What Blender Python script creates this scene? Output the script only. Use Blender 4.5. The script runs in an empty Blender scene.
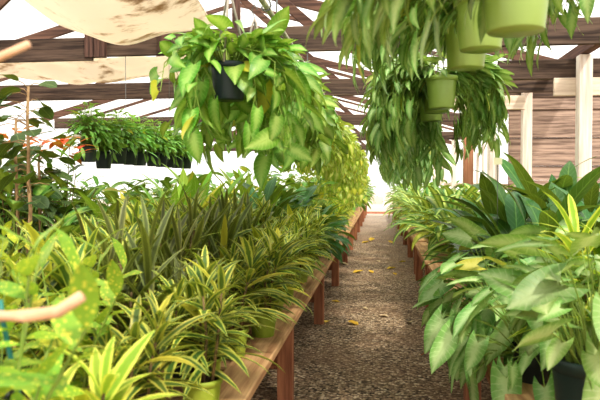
import bpy, math, random
import numpy as np
from mathutils import Vector, Matrix

SC = bpy.context.scene
COL = SC.collection
PI = math.pi

# ------------------------------------------------------------------ camera
F, CX, CY = 640.0, 300.0, 200.0
YAW, PITCH, CAMZ = math.atan(80 / 640), math.atan(18 / 640), 1.45
cam_d = bpy.data.cameras.new('camera')
cam = bpy.data.objects.new('camera', cam_d)
COL.objects.link(cam)
cam.location = (0, 0, CAMZ)
cam.rotation_euler = (PI / 2 - PITCH, 0, YAW)
cam_d.sensor_width = 36
cam_d.lens = F / 600 * 36
cam_d.clip_end = 500
cam_d.dof.use_dof = True
cam_d.dof.focus_distance = 5.2
cam_d.dof.aperture_fstop = 4.0
SC.camera = cam
ROT = cam.rotation_euler.to_matrix()


def at(px, py, Y):
    """world point on the plane Y that shows at pixel px, py"""
    d = ROT @ Vector(((px - CX) / F, -(py - CY) / F, -1))
    return Vector((0, 0, CAMZ)) + d * (Y / d.y)


def ground(px, py, z=0.0):
    d = ROT @ Vector(((px - CX) / F, -(py - CY) / F, -1))
    return Vector((0, 0, CAMZ)) + d * ((z - CAMZ) / d.z)


# ------------------------------------------------------------------ node helpers
def new_mat(name):
    m = bpy.data.materials.new(name)
    m.use_nodes = True
    nt = m.node_tree
    nt.nodes.clear()
    out = nt.nodes.new('ShaderNodeOutputMaterial')
    return m, nt, out


def N(nt, t, **kw):
    n = nt.nodes.new(t)
    for k, v in kw.items():
        if k.startswith('i_'):
            n.inputs[k[2:].replace('_', ' ')].default_value = v
        else:
            setattr(n, k, v)
    return n


def lin(c):
    def f(v):
        v /= 255.0
        return v / 12.92 if v <= 0.04045 else ((v + 0.055) / 1.055) ** 2.4
    return (f(c[0]), f(c[1]), f(c[2]), 1.0)


def mixc(nt, fac, a, b, mode='MIX'):
    n = nt.nodes.new('ShaderNodeMix')
    n.data_type = 'RGBA'
    n.blend_type = mode
    for sock, v in ((n.inputs[0], fac), (n.inputs[6], a), (n.inputs[7], b)):
        if hasattr(v, 'links'):
            nt.links.new(v, sock)
        elif isinstance(v, (int, float)):
            sock.default_value = v
        else:
            sock.default_value = v
    return n.outputs[2]


def math_n(nt, op, a, b=None, c=None):
    n = nt.nodes.new('ShaderNodeMath')
    n.operation = op
    for i, v in enumerate((a, b, c)):
        if v is None:
            continue
        if hasattr(v, 'links'):
            nt.links.new(v, n.inputs[i])
        else:
            n.inputs[i].default_value = v
    return n.outputs[0]


def maprange(nt, v, a, b, c=0.0, d=1.0, smooth=True):
    n = nt.nodes.new('ShaderNodeMapRange')
    n.interpolation_type = 'SMOOTHSTEP' if smooth else 'LINEAR'
    nt.links.new(v, n.inputs[0])
    n.inputs[1].default_value, n.inputs[2].default_value = a, b
    n.inputs[3].default_value, n.inputs[4].default_value = c, d
    return n.outputs[0]


def leaf_mat(name, base, accent, mode='plain', vary=0.3, trans=0.3, rough=0.38, yellow=0.06):
    m, nt, out = new_mat(name)
    L = nt.links.new
    uv = N(nt, 'ShaderNodeUVMap')
    sep = N(nt, 'ShaderNodeSeparateXYZ')
    L(uv.outputs[0], sep.inputs[0])
    u, v = sep.outputs[0], sep.outputs[1]
    a = math_n(nt, 'MULTIPLY', math_n(nt, 'ABSOLUTE', math_n(nt, 'SUBTRACT', u, 0.5)), 2.0)
    geo = N(nt, 'ShaderNodeNewGeometry')
    rnd = geo.outputs['Random Per Island']
    tc = N(nt, 'ShaderNodeTexCoord')
    noi = N(nt, 'ShaderNodeTexNoise', i_Scale=38.0, i_Detail=2.0)
    L(tc.outputs['Object'], noi.inputs['Vector'])
    nz = noi.outputs['Fac']
    B, A = lin(base), lin(accent)
    # herringbone side veins, slanting away from the midrib
    vein = math_n(nt, 'SINE', math_n(nt, 'MULTIPLY', math_n(nt, 'SUBTRACT', v, math_n(nt, 'MULTIPLY', a, 0.16)), 62.0))
    vein = maprange(nt, vein, 0.8, 1.0)
    rib = maprange(nt, a, 0.10, 0.02)
    if mode == 'edge':
        f = maprange(nt, math_n(nt, 'ADD', a, math_n(nt, 'MULTIPLY', math_n(nt, 'SUBTRACT', nz, 0.5), 0.5)), 0.42, 0.62)
        c = mixc(nt, f, B, A)
    elif mode == 'center':
        f = maprange(nt, math_n(nt, 'ADD', a, math_n(nt, 'MULTIPLY', math_n(nt, 'SUBTRACT', nz, 0.5), 0.7)), 0.15, 0.7)
        c = mixc(nt, f, A, B)
    elif mode == 'vein':
        f = maprange(nt, math_n(nt, 'ADD', a, math_n(nt, 'MULTIPLY', math_n(nt, 'SUBTRACT', nz, 0.5), 0.8)), 0.0, 0.9)
        f = math_n(nt, 'SUBTRACT', f, math_n(nt, 'MULTIPLY', vein, 0.45))
        f = math_n(nt, 'SUBTRACT', f, math_n(nt, 'MULTIPLY', rib, 0.6))
        n = nt.nodes.new('ShaderNodeClamp'); L(f, n.inputs[0])
        c = mixc(nt, n.outputs[0], A, B)
    elif mode == 'spot':
        vo = N(nt, 'ShaderNodeTexVoronoi', i_Scale=105.0)
        L(tc.outputs['Object'], vo.inputs['Vector'])
        f = maprange(nt, vo.outputs['Distance'], 0.42, 0.25)
        f2 = maprange(nt, nz, 0.34, 0.5)
        c = mixc(nt, math_n(nt, 'MULTIPLY', f, f2), B, A)
    else:
        f = math_n(nt, 'ADD', math_n(nt, 'MULTIPLY', rib, 0.7), math_n(nt, 'MULTIPLY', vein, 0.22))
        c = mixc(nt, f, B, A)
    # old yellow leaves here and there
    fy = maprange(nt, rnd, 1.0 - yellow, 1.0 - yellow + 0.01)
    c = mixc(nt, math_n(nt, 'MULTIPLY', fy, 0.6), c, lin((214, 196, 70)))
    hsv = N(nt, 'ShaderNodeHueSaturation')
    L(c, hsv.inputs['Color'])
    r2 = math_n(nt, 'FRACT', math_n(nt, 'MULTIPLY', rnd, 17.31))
    oi = N(nt, 'ShaderNodeObjectInfo')
    L(math_n(nt, 'ADD', maprange(nt, r2, 0, 1, 0.483, 0.517, False), math_n(nt, 'MULTIPLY', math_n(nt, 'SUBTRACT', oi.outputs['Random'], 0.5), 0.02)), hsv.inputs['Hue'])
    r3 = math_n(nt, 'FRACT', math_n(nt, 'MULTIPLY', rnd, 7.77))
    L(math_n(nt, 'ADD', maprange(nt, r3, 0, 1, 1 - vary, 1 + vary, False), math_n(nt, 'MULTIPLY', math_n(nt, 'SUBTRACT', oi.outputs['Random'], 0.5), 0.25)), hsv.inputs['Value'])
    hsv.inputs['Saturation'].default_value = 1.0
    c = hsv.outputs[0]
    p = N(nt, 'ShaderNodeBsdfPrincipled', i_Roughness=rough)
    p.inputs['Specular IOR Level'].default_value = 0.32
    L(c, p.inputs['Base Color'])
    bmp = N(nt, 'ShaderNodeBump', i_Strength=0.35, i_Distance=0.004)
    L(math_n(nt, 'ADD', vein, rib), bmp.inputs['Height'])
    L(bmp.outputs[0], p.inputs['Normal'])
    t = N(nt, 'ShaderNodeBsdfTranslucent')
    L(mixc(nt, 0.5, c, lin((190, 205, 60))), t.inputs['Color'])
    mx = N(nt, 'ShaderNodeMixShader', i_Fac=trans)
    L(p.outputs[0], mx.inputs[1]); L(t.outputs[0], mx.inputs[2])
    L(mx.outputs[0], out.inputs[0])
    return m


def plain_mat(name, col, rough=0.6, col2=None, scale=12.0, stretch=(1, 1, 1), bump=0.0, spec=0.4, transl=0.0, lo=0.35, hi=0.68):
    m, nt, out = new_mat(name)
    L = nt.links.new
    p = N(nt, 'ShaderNodeBsdfPrincipled', i_Roughness=rough)
    p.inputs['Specular IOR Level'].default_value = spec
    tc = N(nt, 'ShaderNodeTexCoord')
    mp = N(nt, 'ShaderNodeMapping')
    mp.inputs['Scale'].default_value = stretch
    L(tc.outputs['Object'], mp.inputs[0])
    noi = N(nt, 'ShaderNodeTexNoise', i_Scale=scale, i_Detail=5.0, i_Roughness=0.6)
    L(mp.outputs[0], noi.inputs['Vector'])
    f = maprange(nt, noi.outputs['Fac'], lo, hi)
    c = mixc(nt, f, lin(col), lin(col2 or col))
    L(c, p.inputs['Base Color'])
    if bump:
        b = N(nt, 'ShaderNodeBump', i_Strength=bump, i_Distance=0.01)
        L(noi.outputs['Fac'], b.inputs['Height'])
        L(b.outputs[0], p.inputs['Normal'])
    if transl:
        t = N(nt, 'ShaderNodeBsdfTranslucent')
        L(c, t.inputs['Color'])
        mx = N(nt, 'ShaderNodeMixShader', i_Fac=transl)
        L(p.outputs[0], mx.inputs[1]); L(t.outputs[0], mx.inputs[2])
        L(mx.outputs[0], out.inputs[0])
    else:
        L(p.outputs[0], out.inputs[0])
    return m


def wood_mat(name, a, b, axis=1, rough=0.75, fine=26.0):
    st = [fine, fine, fine]
    st[axis] = 1.4
    return plain_mat(name, a, rough, b, 1.0, st, bump=0.5, spec=0.25)


def gravel_mat():
    m, nt, out = new_mat('gravel')
    L = nt.links.new
    tc = N(nt, 'ShaderNodeTexCoord')
    vo = N(nt, 'ShaderNodeTexVoronoi', i_Scale=50.0)
    L(tc.outputs['Object'], vo.inputs['Vector'])
    sep = N(nt, 'ShaderNodeSeparateColor')
    L(vo.outputs['Color'], sep.inputs[0])
    r = N(nt, 'ShaderNodeValToRGB')
    e = r.color_ramp.elements
    e[0].position, e[0].color = 0.0, lin((66, 54, 44))
    e[1].position, e[1].color = 1.0, lin((230, 210, 180))
    for p, c in ((0.3, (128, 108, 86)), (0.6, (164, 140, 112)), (0.85, (190, 166, 136))):
        x = e.new(p); x.color = lin(c)
    L(sep.outputs[0], r.inputs[0])
    dk = maprange(nt, vo.outputs['Distance'], 0.3, 0.8, 1.0, 0.6)
    c = mixc(nt, 1.0, r.outputs[0], dk, 'MULTIPLY')
    n2 = N(nt, 'ShaderNodeTexNoise', i_Scale=1.3, i_Detail=4.0)
    L(tc.outputs['Object'], n2.inputs['Vector'])
    c = mixc(nt, math_n(nt, 'MULTIPLY', maprange(nt, n2.outputs['Fac'], 0.4, 0.7), 0.35), c, lin((150, 118, 92)))
    # far end of the aisle is mixed towards a paler tone
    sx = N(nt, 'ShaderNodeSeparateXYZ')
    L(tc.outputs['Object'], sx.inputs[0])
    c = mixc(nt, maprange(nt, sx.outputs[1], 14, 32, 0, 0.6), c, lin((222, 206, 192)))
    p = N(nt, 'ShaderNodeBsdfPrincipled', i_Roughness=0.85)
    p.inputs['Specular IOR Level'].default_value = 0.2
    L(c, p.inputs['Base Color'])
    b = N(nt, 'ShaderNodeBump', i_Strength=0.9, i_Distance=0.012)
    b.invert = True
    L(vo.outputs['Distance'], b.inputs['Height'])
    L(b.outputs[0], p.inputs['Normal'])
    L(p.outputs[0], out.inputs[0])
    return m


def roof_mat():
    m, nt, out = new_mat('white_fibreglass')
    L = nt.links.new
    t = N(nt, 'ShaderNodeBsdfTransparent'); t.inputs[0].default_value = (1, 0.99, 0.98, 1)
    d = N(nt, 'ShaderNodeBsdfTranslucent'); d.inputs[0].default_value = (0.93, 0.92, 0.9, 1)
    g = N(nt, 'ShaderNodeBsdfDiffuse'); g.inputs[0].default_value = (0.9, 0.88, 0.86, 1)
    m1 = N(nt, 'ShaderNodeMixShader', i_Fac=0.12)
    L(d.outputs[0], m1.inputs[1]); L(g.outputs[0], m1.inputs[2])
    m2 = N(nt, 'ShaderNodeMixShader', i_Fac=0.5)
    L(m1.outputs[0], m2.inputs[1]); L(t.outputs[0], m2.inputs[2])
    L(m2.outputs[0], out.inputs[0])
    return m


def cloth_mat(name, a, b):
    m, nt, out = new_mat(name)
    L = nt.links.new
    tc = N(nt, 'ShaderNodeTexCoord')
    noi = N(nt, 'ShaderNodeTexNoise', i_Scale=2.2, i_Detail=6.0, i_Roughness=0.7)
    mp = N(nt, 'ShaderNodeMapping'); mp.inputs['Scale'].default_value = (1, 2.4, 1)
    L(tc.outputs['Object'], mp.inputs[0]); L(mp.outputs[0], noi.inputs['Vector'])
    c = mixc(nt, maprange(nt, noi.outputs['Fac'], 0.52, 0.7, 0, 0.85), lin(a), lin(b))
    d = N(nt, 'ShaderNodeBsdfDiffuse'); L(c, d.inputs[0])
    t = N(nt, 'ShaderNodeBsdfTranslucent'); L(c, t.inputs[0])
    mx = N(nt, 'ShaderNodeMixShader', i_Fac=0.55)
    L(d.outputs[0], mx.inputs[1]); L(t.outputs[0], mx.inputs[2])
    L(mx.outputs[0], out.inputs[0])
    return m


M = {
    'dracaena': leaf_mat('leaf_yellow_edged', (82, 114, 58), (204, 206, 98), 'edge', 0.3),
    'dracaena_deep': leaf_mat('leaf_lime_edged', (58, 96, 40), (172, 190, 84), 'edge', 0.25),
    'cordyline': leaf_mat('leaf_bronze_green', (80, 88, 50), (126, 132, 74), 'edge', 0.3, 0.22),
    'lance': leaf_mat('leaf_fresh_green', (118, 158, 54), (168, 196, 96), 'plain', 0.25),
    'aglaonema': leaf_mat('leaf_deep_green', (68, 114, 44), (126, 160, 76), 'center', 0.3, 0.25),
    'dieffenbachia': leaf_mat('leaf_mid_green', (88, 136, 52), (146, 178, 84), 'plain', 0.3, 0.28),
    'peace_lily': leaf_mat('leaf_glossy_green', (52, 104, 44), (104, 150, 74), 'plain', 0.25, 0.2, 0.3, 0.02),
    'aspidistra': leaf_mat('leaf_dark_glossy', (54, 102, 46), (120, 158, 82), 'plain', 0.25, 0.22, 0.3, 0.02),
    'corn_plant': leaf_mat('leaf_corn_plant', (84, 132, 58), (192, 208, 112), 'center', 0.2, 0.28),
    'gold_dracaena': leaf_mat('leaf_gold', (150, 178, 60), (228, 226, 104), 'edge', 0.15, 0.35),
    'syngonium': leaf_mat('leaf_pale_arrowhead', (122, 166, 86), (192, 212, 150), 'vein', 0.26, 0.25, 0.42, 0.04),
    'pothos': leaf_mat('leaf_heart', (98, 146, 52), (166, 192, 104), 'vein', 0.38, 0.32, 0.34, 0.03),
    'pothos_gold': leaf_mat('leaf_heart_gold', (150, 178, 58), (214, 214, 120), 'vein', 0.28, 0.42, 0.36, 0.08),
    'trail': leaf_mat('leaf_trailing', (112, 158, 82), (182, 206, 138), 'vein', 0.3, 0.3, 0.36, 0.04),
    'fern': leaf_mat('leaf_tray', (132, 184, 92), (176, 208, 132), 'plain', 0.35, 0.36, 0.4, 0.03),
    'aucuba': leaf_mat('leaf_spotted', (132, 172, 62), (232, 222, 90), 'spot', 0.18, 0.35),
    'gold_shrub': leaf_mat('leaf_gold_shrub', (150, 168, 52), (214, 204, 76), 'spot', 0.28, 0.35),
    'ficus': leaf_mat('leaf_dusty', (62, 86, 48), (112, 132, 80), 'plain', 0.25, 0.15, 0.5, 0.0),
    'red': leaf_mat('leaf_red', (205, 76, 50), (232, 130, 90), 'plain', 0.25, 0.3, 0.5, 0.0),
    'fallen': leaf_mat('leaf_fallen', (222, 196, 66), (190, 150, 50), 'plain', 0.15, 0.15, 0.6, 0.0),
    'fallen_dry': leaf_mat('leaf_fallen_dry', (206, 188, 148), (170, 140, 100), 'plain', 0.1, 0.1, 0.7, 0.0),
    'stem_green': plain_mat('stem_green', (124, 150, 62), 0.5, (150, 168, 84), 20),
    'stem_brown': plain_mat('stem_brown', (96, 80, 52), 0.8, (140, 118, 82), 20),
    'stem_tan': plain_mat('stem_tan', (140, 112, 80), 0.8, (172, 142, 104), 20),
    'cane_dry': plain_mat('cane_dry', (226, 184, 150), 0.6, (210, 164, 128), 20),
    'soil': plain_mat('soil', (58, 44, 34), 0.95, (86, 66, 50), 60, bump=0.8),
    'pot_black': plain_mat('pot_black', (44, 50, 48), 0.42, (56, 62, 58), 5),
    'pot_slate': plain_mat('pot_slate', (40, 52, 58), 0.35, (54, 66, 70), 5),
    'pot_dark_green': plain_mat('pot_dark_green', (28, 46, 42), 0.45, (36, 56, 50), 4),
    'pot_lime': plain_mat('pot_lime', (154, 179, 92), 0.28, (162, 186, 102), 4, transl=0.12, spec=0.6),
    'pot_moss': plain_mat('pot_moss', (142, 160, 52), 0.45, (158, 172, 72), 6),
    'wire': plain_mat('wire', (92, 94, 92), 0.4, (120, 120, 116), 10),
    'strap': plain_mat('strap_grey', (150, 142, 132), 0.6, (178, 168, 156), 12),
    'pipe': plain_mat('pipe_grey', (150, 148, 128), 0.5, (178, 172, 150), 12),
    'plank': wood_mat('bench_plank', (212, 172, 128), (170, 126, 90), 1),
    'plank_cross': wood_mat('bench_slat', (186, 150, 112), (140, 106, 78), 0),
    'apron': wood_mat('bench_apron', (168, 116, 84), (120, 80, 60), 1),
    'leg': wood_mat('bench_leg', (176, 122, 90), (128, 82, 60), 2),
    'beam': wood_mat('truss_beam', (104, 86, 74), (54, 43, 38), 0),
    'beam_y': wood_mat('purlin_wood', (120, 88, 76), (80, 58, 52), 1),
    'rafter': wood_mat('rafter_wood', (114, 86, 72), (74, 55, 48), 0),
    'beam_z': wood_mat('truss_post', (110, 82, 72), (66, 50, 44), 2),
    'pale_post': wood_mat('pale_post', (244, 232, 220), (214, 194, 178), 2),
    'pale_board': wood_mat('pale_board', (240, 222, 202), (206, 182, 160), 0),
    'brown_post': wood_mat('brown_post', (190, 140, 110), (160, 112, 86), 2),
    'siding': wood_mat('siding', (168, 144, 128), (104, 86, 76), 0),
    'cloth': cloth_mat('shade_cloth', (252, 242, 228), (168, 136, 98)),
    'roof': roof_mat(),
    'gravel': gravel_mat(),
    'white_tub': plain_mat('white_plastic', (236, 232, 226), 0.4),
    'teal': plain_mat('teal_plastic', (52, 128, 122), 0.4),
    'tag': plain_mat('tag_plastic', (246, 240, 200), 0.4),
    'rust': plain_mat('rust_edge', (190, 134, 110), 0.8, (160, 104, 82), 10),
}


# ------------------------------------------------------------------ mesh builder
class MB:
    def __init__(self):
        self.v, self.f, self.uv, self.n = [], [], [], 0

    def add(self, v, f, uv=None):
        v = np.asarray(v, dtype=np.float64)
        self.v.append(v)
        self.f.extend([[i + self.n for i in q] for q in f])
        self.uv.append(np.zeros((len(v), 2)) if uv is None else uv)
        self.n += len(v)

    def box(self, lo, hi, mat=None):
        x0, y0, z0 = lo; x1, y1, z1 = hi
        v = np.array([(x0, y0, z0), (x1, y0, z0), (x1, y1, z0), (x0, y1, z0), (x0, y0, z1), (x1, y0, z1), (x1, y1, z1), (x0, y1, z1)], float)
        if mat is not None:
            v = np.array([tuple(mat @ Vector(p)) for p in v])
        self.add(v, [(0, 3, 2, 1), (4, 5, 6, 7), (0, 1, 5, 4), (1, 2, 6, 5), (2, 3, 7, 6), (3, 0, 4, 7)])

    def bar(self, a, b, w, h, up=Vector((0, 0, 1))):
        """rectangular timber from a to b, width w across, height h along up"""
        a, b = Vector(a), Vector(b)
        y = (b - a).normalized(); x = y.cross(up).normalized(); z = x.cross(y)
        m = Matrix((x, y, z)).transposed().to_4x4(); m.translation = a
        self.box((-w / 2, 0, -h / 2), (w / 2, (b - a).length, h / 2), m)

    def tube(self, pts, r, k=6, r1=None, cap=True):
        pts = [Vector(p) for p in pts]
        n = len(pts)
        vs = []
        ref = Vector((0.31, 0.22, 0.92))
        for i, p in enumerate(pts):
            t = (pts[min(i + 1, n - 1)] - pts[max(i - 1, 0)]).normalized()
            if abs(t.dot(ref)) > 0.97:
                ref = Vector((0.9, 0.3, 0.1))
            x = t.cross(ref).normalized(); y = t.cross(x)
            rr = r if r1 is None else r + (r1 - r) * i / max(1, n - 1)
            for j in range(k):
                a = 2 * PI * j / k
                vs.append(p + (x * math.cos(a) + y * math.sin(a)) * rr)
        f = []
        for i in range(n - 1):
            for j in range(k):
                f.append((i * k + j, i * k + (j + 1) % k, (i + 1) * k + (j + 1) % k, (i + 1) * k + j))
        if cap:
            f.append(tuple(range(k))[::-1]); f.append(tuple((n - 1) * k + j for j in range(k)))
        self.add([tuple(p) for p in vs], f)

    def lathe(self, prof, k=24, c=(0, 0, 0), square=0.0):
        vs, f = [], []
        for r, z in prof:
            for j in range(k):
                a = 2 * PI * (j + 0.5) / k
                q = 1.0
                if square:
                    q = (1 - square) + square / max(abs(math.cos(a)), abs(math.sin(a)))
                vs.append((c[0] + r * q * math.cos(a), c[1] + r * q * math.sin(a), c[2] + z))
        for i in range(len(prof) - 1):
            for j in range(k):
                f.append((i * k + j, i * k + (j + 1) % k, (i + 1) * k + (j + 1) % k, (i + 1) * k + j))
        f.append(tuple(range(k))[::-1])
        f.append(tuple((len(prof) - 1) * k + j for j in range(k)))
        self.add(vs, f)

    def mesh(self, name, mat, smooth=True):
        me = bpy.data.meshes.new(name)
        v = np.concatenate(self.v)
        me.from_pydata(v.tolist(), [], self.f)
        uvl = me.uv_layers.new(name='UVMap')
        li = np.zeros(len(me.loops), dtype=np.int32)
        me.loops.foreach_get('vertex_index', li)
        uv = np.concatenate(self.uv)[li]
        uvl.data.foreach_set('uv', uv.astype(np.float32).ravel())
        if smooth:
            me.polygons.foreach_set('use_smooth', [True] * len(me.polygons))
        me.materials.append(mat)
        me.update()
        return me


def link(name, me, parent=None, loc=None):
    o = bpy.data.objects.new(name, me)
    COL.objects.link(o)
    if parent is not None:
        o.parent = parent
    if loc is not None:
        o.location = loc
    return o


def bevelled(o, w=0.006):
    m = o.modifiers.new('edge', 'BEVEL'); m.width = w; m.segments = 2; m.limit_method = 'ANGLE'
    return o


def root(name, loc, label=None, cat=None, group=None, rz=0.0, s=1.0, kind=None):
    o = bpy.data.objects.new(name, None)
    COL.objects.link(o)
    o.empty_display_size = 0.05
    o.location = loc; o.rotation_euler = (0, 0, rz); o.scale = (s, s, s)
    tag(o, label, cat, group, kind)
    return o


def tag(o, label=None, cat=None, group=None, kind=None):
    for k, v in (('label', label), ('category', cat), ('group', group), ('kind', kind)):
        if v:
            o[k] = v
    return o


ORD = ('first second third fourth fifth sixth seventh eighth ninth tenth eleventh twelfth thirteenth fourteenth fifteenth sixteenth seventeenth '
       'eighteenth nineteenth twentieth twenty-first twenty-second twenty-third twenty-fourth twenty-fifth twenty-sixth twenty-seventh '
       'twenty-eighth twenty-ninth thirtieth').split()

# ------------------------------------------------------------------ leaves
PROF = {
    'lance': ([0, .06, .2, .4, .6, .8, .92, 1], [.30, .5, .85, 1, .9, .55, .25, .0]),
    'strap': ([0, .08, .25, .5, .75, .9, 1], [.55, .7, .95, 1, .8, .4, .0]),
    'ellip': ([0, .05, .2, .42, .65, .82, .93, 1], [.06, .3, .78, 1, .86, .5, .2, .0]),
    'heart': ([0, .08, .2, .35, .55, .75, .9, 1], [.62, .85, 1, .98, .78, .45, .17, .0]),
    'arrow': ([0, .08, .2, .35, .55, .75, .9, 1], [.72, .86, .88, .86, .74, .46, .18, .0]),
    'round': ([0, .08, .25, .5, .75, .9, 1], [.15, .5, .9, 1, .85, .5, .0]),
}
LOBE = {'heart': 0.14, 'arrow': 0.36}


def leaf(kind, L, W, arch=0.6, fold=0.25, nx=4, ny=7, wave=0.0, bend0=0.0, rng=random):
    """one leaf along +Y with its upper face to +Z: points, faces, uv"""
    t = np.linspace(0, 1, ny + 1)
    ts, ws = PROF[kind]
    w = np.interp(t, ts, ws) * W / 2
    w[-1] = W * 0.012
    s = np.linspace(-1, 1, nx + 1)
    ang = bend0 + arch * t ** 1.3
    dy = np.cos(ang) * L / ny; dz = -np.sin(ang) * L / ny
    cy = np.concatenate([[0], np.cumsum((dy[1:] + dy[:-1]) / 2)])
    cz = np.concatenate([[0], np.cumsum((dz[1:] + dz[:-1]) / 2)])
    T = np.stack([np.cos(ang), -np.sin(ang)], 1)
    Nn = np.stack([np.sin(ang), np.cos(ang)], 1)
    V = np.zeros((ny + 1, nx + 1, 3))
    lob = LOBE.get(kind, 0)
    ph = rng.random() * 6
    for j, sv in enumerate(s):
        x = sv * w
        lift = np.abs(x) * fold - (np.abs(sv) ** 2) * w * fold * 0.35
        if wave:
            lift = lift + wave * W * abs(sv) * np.sin(t * 11 + ph + (1.3 if sv > 0 else 0))
        back = -lob * L * abs(sv) ** 1.6 * np.clip(1 - t / 0.55, 0, 1) ** 1.5
        V[:, j, 0] = x
        V[:, j, 1] = cy + Nn[:, 0] * lift + T[:, 0] * back
        V[:, j, 2] = cz + Nn[:, 1] * lift + T[:, 1] * back
    uv = np.zeros((ny + 1, nx + 1, 2))
    uv[..., 0] = (s[None, :] + 1) / 2
    uv[..., 1] = t[:, None]
    k = nx + 1
    f = [(i * k + j, i * k + j + 1, (i + 1) * k + j + 1, (i + 1) * k + j) for i in range(ny) for j in range(nx)]
    return V.reshape(-1, 3), f, uv.reshape(-1, 2)


class Leaves:
    """a few bent variants of one leaf, stamped many times into one mesh"""
    def __init__(self, kind, L, W, arch, fold, rng, nx=4, ny=7, wave=0.0, n=6, spread=0.35):
        self.T = [leaf(kind, L, W * rng.uniform(.85, 1.12), arch * rng.uniform(1 - spread, 1 + spread), fold * rng.uniform(.6, 1.3), nx, ny, wave, 0, rng) for _ in range(n)]
        self.rng, self.mb, self.L = rng, MB(), L

    def put(self, p, d, up=Vector((0, 0, 1)), s=1.0, roll=0.0):
        d = Vector(d).normalized()
        x = d.cross(up)
        if x.length < 1e-3:
            x = d.cross(Vector((1, 0, 0)))
        x.normalize()
        z = x.cross(d)
        if roll:
            c, sn = math.cos(roll), math.sin(roll)
            x, z = x * c + z * sn, z * c - x * sn
        V, f, uv = self.rng.choice(self.T)
        R = np.array([x, d, z], float)
        self.mb.add((V * s) @ R + np.array(p, float), f, uv)


def dirv(az, el):
    return Vector((math.cos(az) * math.cos(el), math.sin(az) * math.cos(el), math.sin(el)))


def pot_parts(r, h, mat, square=0.0, k=24):
    p, s = MB(), MB()
    t = 0.006
    p.lathe([(r * .74, 0), (r * .76, .004), (r * .93, h * .84), (r * .93, h * .845), (r, h * .85), (r * 1.01, h * .99), (r * .985, h), (r - t * 1.5, h),
             (r - t * 2, h * .86), (r * .7, h * .8)], k, square=square)
    s.lathe([(r * .68, h * .84), (r * .90, h * .89), (r * .5, h * .91)], 14, square=square)
    return {'pot': p.mesh('pot', mat), 'soil': s.mesh('soil', M['soil'])}


# --- species: each returns {part name: mesh}; the plant stands on z = 0
def cane_plant(seed, pot, leafkind, L, W, mat, stems, height, per, arch=0.9, fold=0.3, spread=0.06, els=(1.35, 0.0), stem_mat='stem_brown', lean=0.25, lower=0.25, sr=0.007, bare=0.0):
    rng = random.Random(seed)
    r, h, pm = pot
    parts = pot_parts(r, h, pm)
    lv = Leaves(leafkind, L, W, arch, fold, rng)
    sb = MB()
    for i in range(stems):
        az = 2 * PI * i / stems + rng.uniform(-.5, .5)
        q = spread * rng.uniform(.3, 1) if stems > 1 else 0
        b = Vector((math.cos(az) * q, math.sin(az) * q, h * .88))
        H = height * rng.uniform(.6, 1.05)
        tip = b + Vector((math.cos(az) * lean * H * rng.uniform(.3, 1.1), math.sin(az) * lean * H * rng.uniform(.3, 1.1), H))
        mid = (b + tip) / 2 + Vector((rng.uniform(-.02, .02), rng.uniform(-.02, .02), 0))
        sb.tube([b - Vector((0, 0, .02)), mid, tip], sr, 5, sr * .6)
        a0 = rng.random() * 6
        for k in range(per):
            t = k / (per - 1)
            pos = b.lerp(mid, 2 * (lower + (1 - lower) * t)) if (lower + (1 - lower) * t) < .5 else mid.lerp(tip, 2 * (lower + (1 - lower) * t) - 1)
            el = els[1] + (els[0] - els[1]) * t ** 1.2 + rng.uniform(-.16, .16)
            a = a0 + k * 2.399 + rng.uniform(-.25, .25)
            lv.put(pos, dirv(a, el), s=rng.uniform(.75, 1.1) * (1 - .35 * t ** 4), roll=rng.uniform(-.35, .35))
    parts['stem'] = sb.mesh('stem', M[stem_mat])
    parts['foliage'] = lv.mb.mesh('foliage', mat)
    return parts


def clump_plant(seed, pot, leafkind, L, W, mat, n, pet=(.15, .4), els=(1.4, .35), arch=1.0, fold=0.25, droop=0.0, wave=0.0, spread=0.05, stem_mat='stem_green', sr=0.0035, nx=4, ny=8, smin=.6, kick=0.35, clear=None, chaos=.2):
    """leaves on long stalks rising from the pot"""
    rng = random.Random(seed)
    r, h, pm = pot
    parts = pot_parts(r, h, pm)
    lv = Leaves(leafkind, L, W, arch, fold, rng, nx, ny, wave)
    sb = MB()
    for i in range(n):
        t = (i + .5) / n
        az = i * 2.399 + rng.uniform(-.4, .4)
        el = els[0] + (els[1] - els[0]) * t + rng.uniform(-.12, .12)
        if clear is not None and el < 1.15 and abs((az - clear[0] + PI) % (2 * PI) - PI) < clear[1]:
            el = rng.uniform(1.15, 1.4)
        q = spread * math.sqrt(t)
        b = Vector((math.cos(az) * q, math.sin(az) * q, h * .88))
        pl = pet[1] + (pet[0] - pet[1]) * t * rng.uniform(.6, 1.15)
        pl *= rng.uniform(.75, 1.1)
        d0 = dirv(az, el)
        d1 = dirv(az + rng.uniform(-.3, .3), el - kick)
        m1 = b + d0 * pl * .55
        e = m1 + d1 * pl * .45
        sb.tube([b - Vector((0, 0, .01)), m1, e], sr, 4, sr * .7, cap=False)
        ld = dirv(az + rng.uniform(-.5, .5), el - kick - droop + rng.uniform(-chaos, chaos))
        lv.put(e, ld, s=rng.uniform(smin, 1.08), roll=rng.uniform(-2, 2) * chaos)
    parts['stalks'] = sb.mesh('stalks', M[stem_mat])
    parts['foliage'] = lv.mb.mesh('foliage', mat)
    return parts


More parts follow.
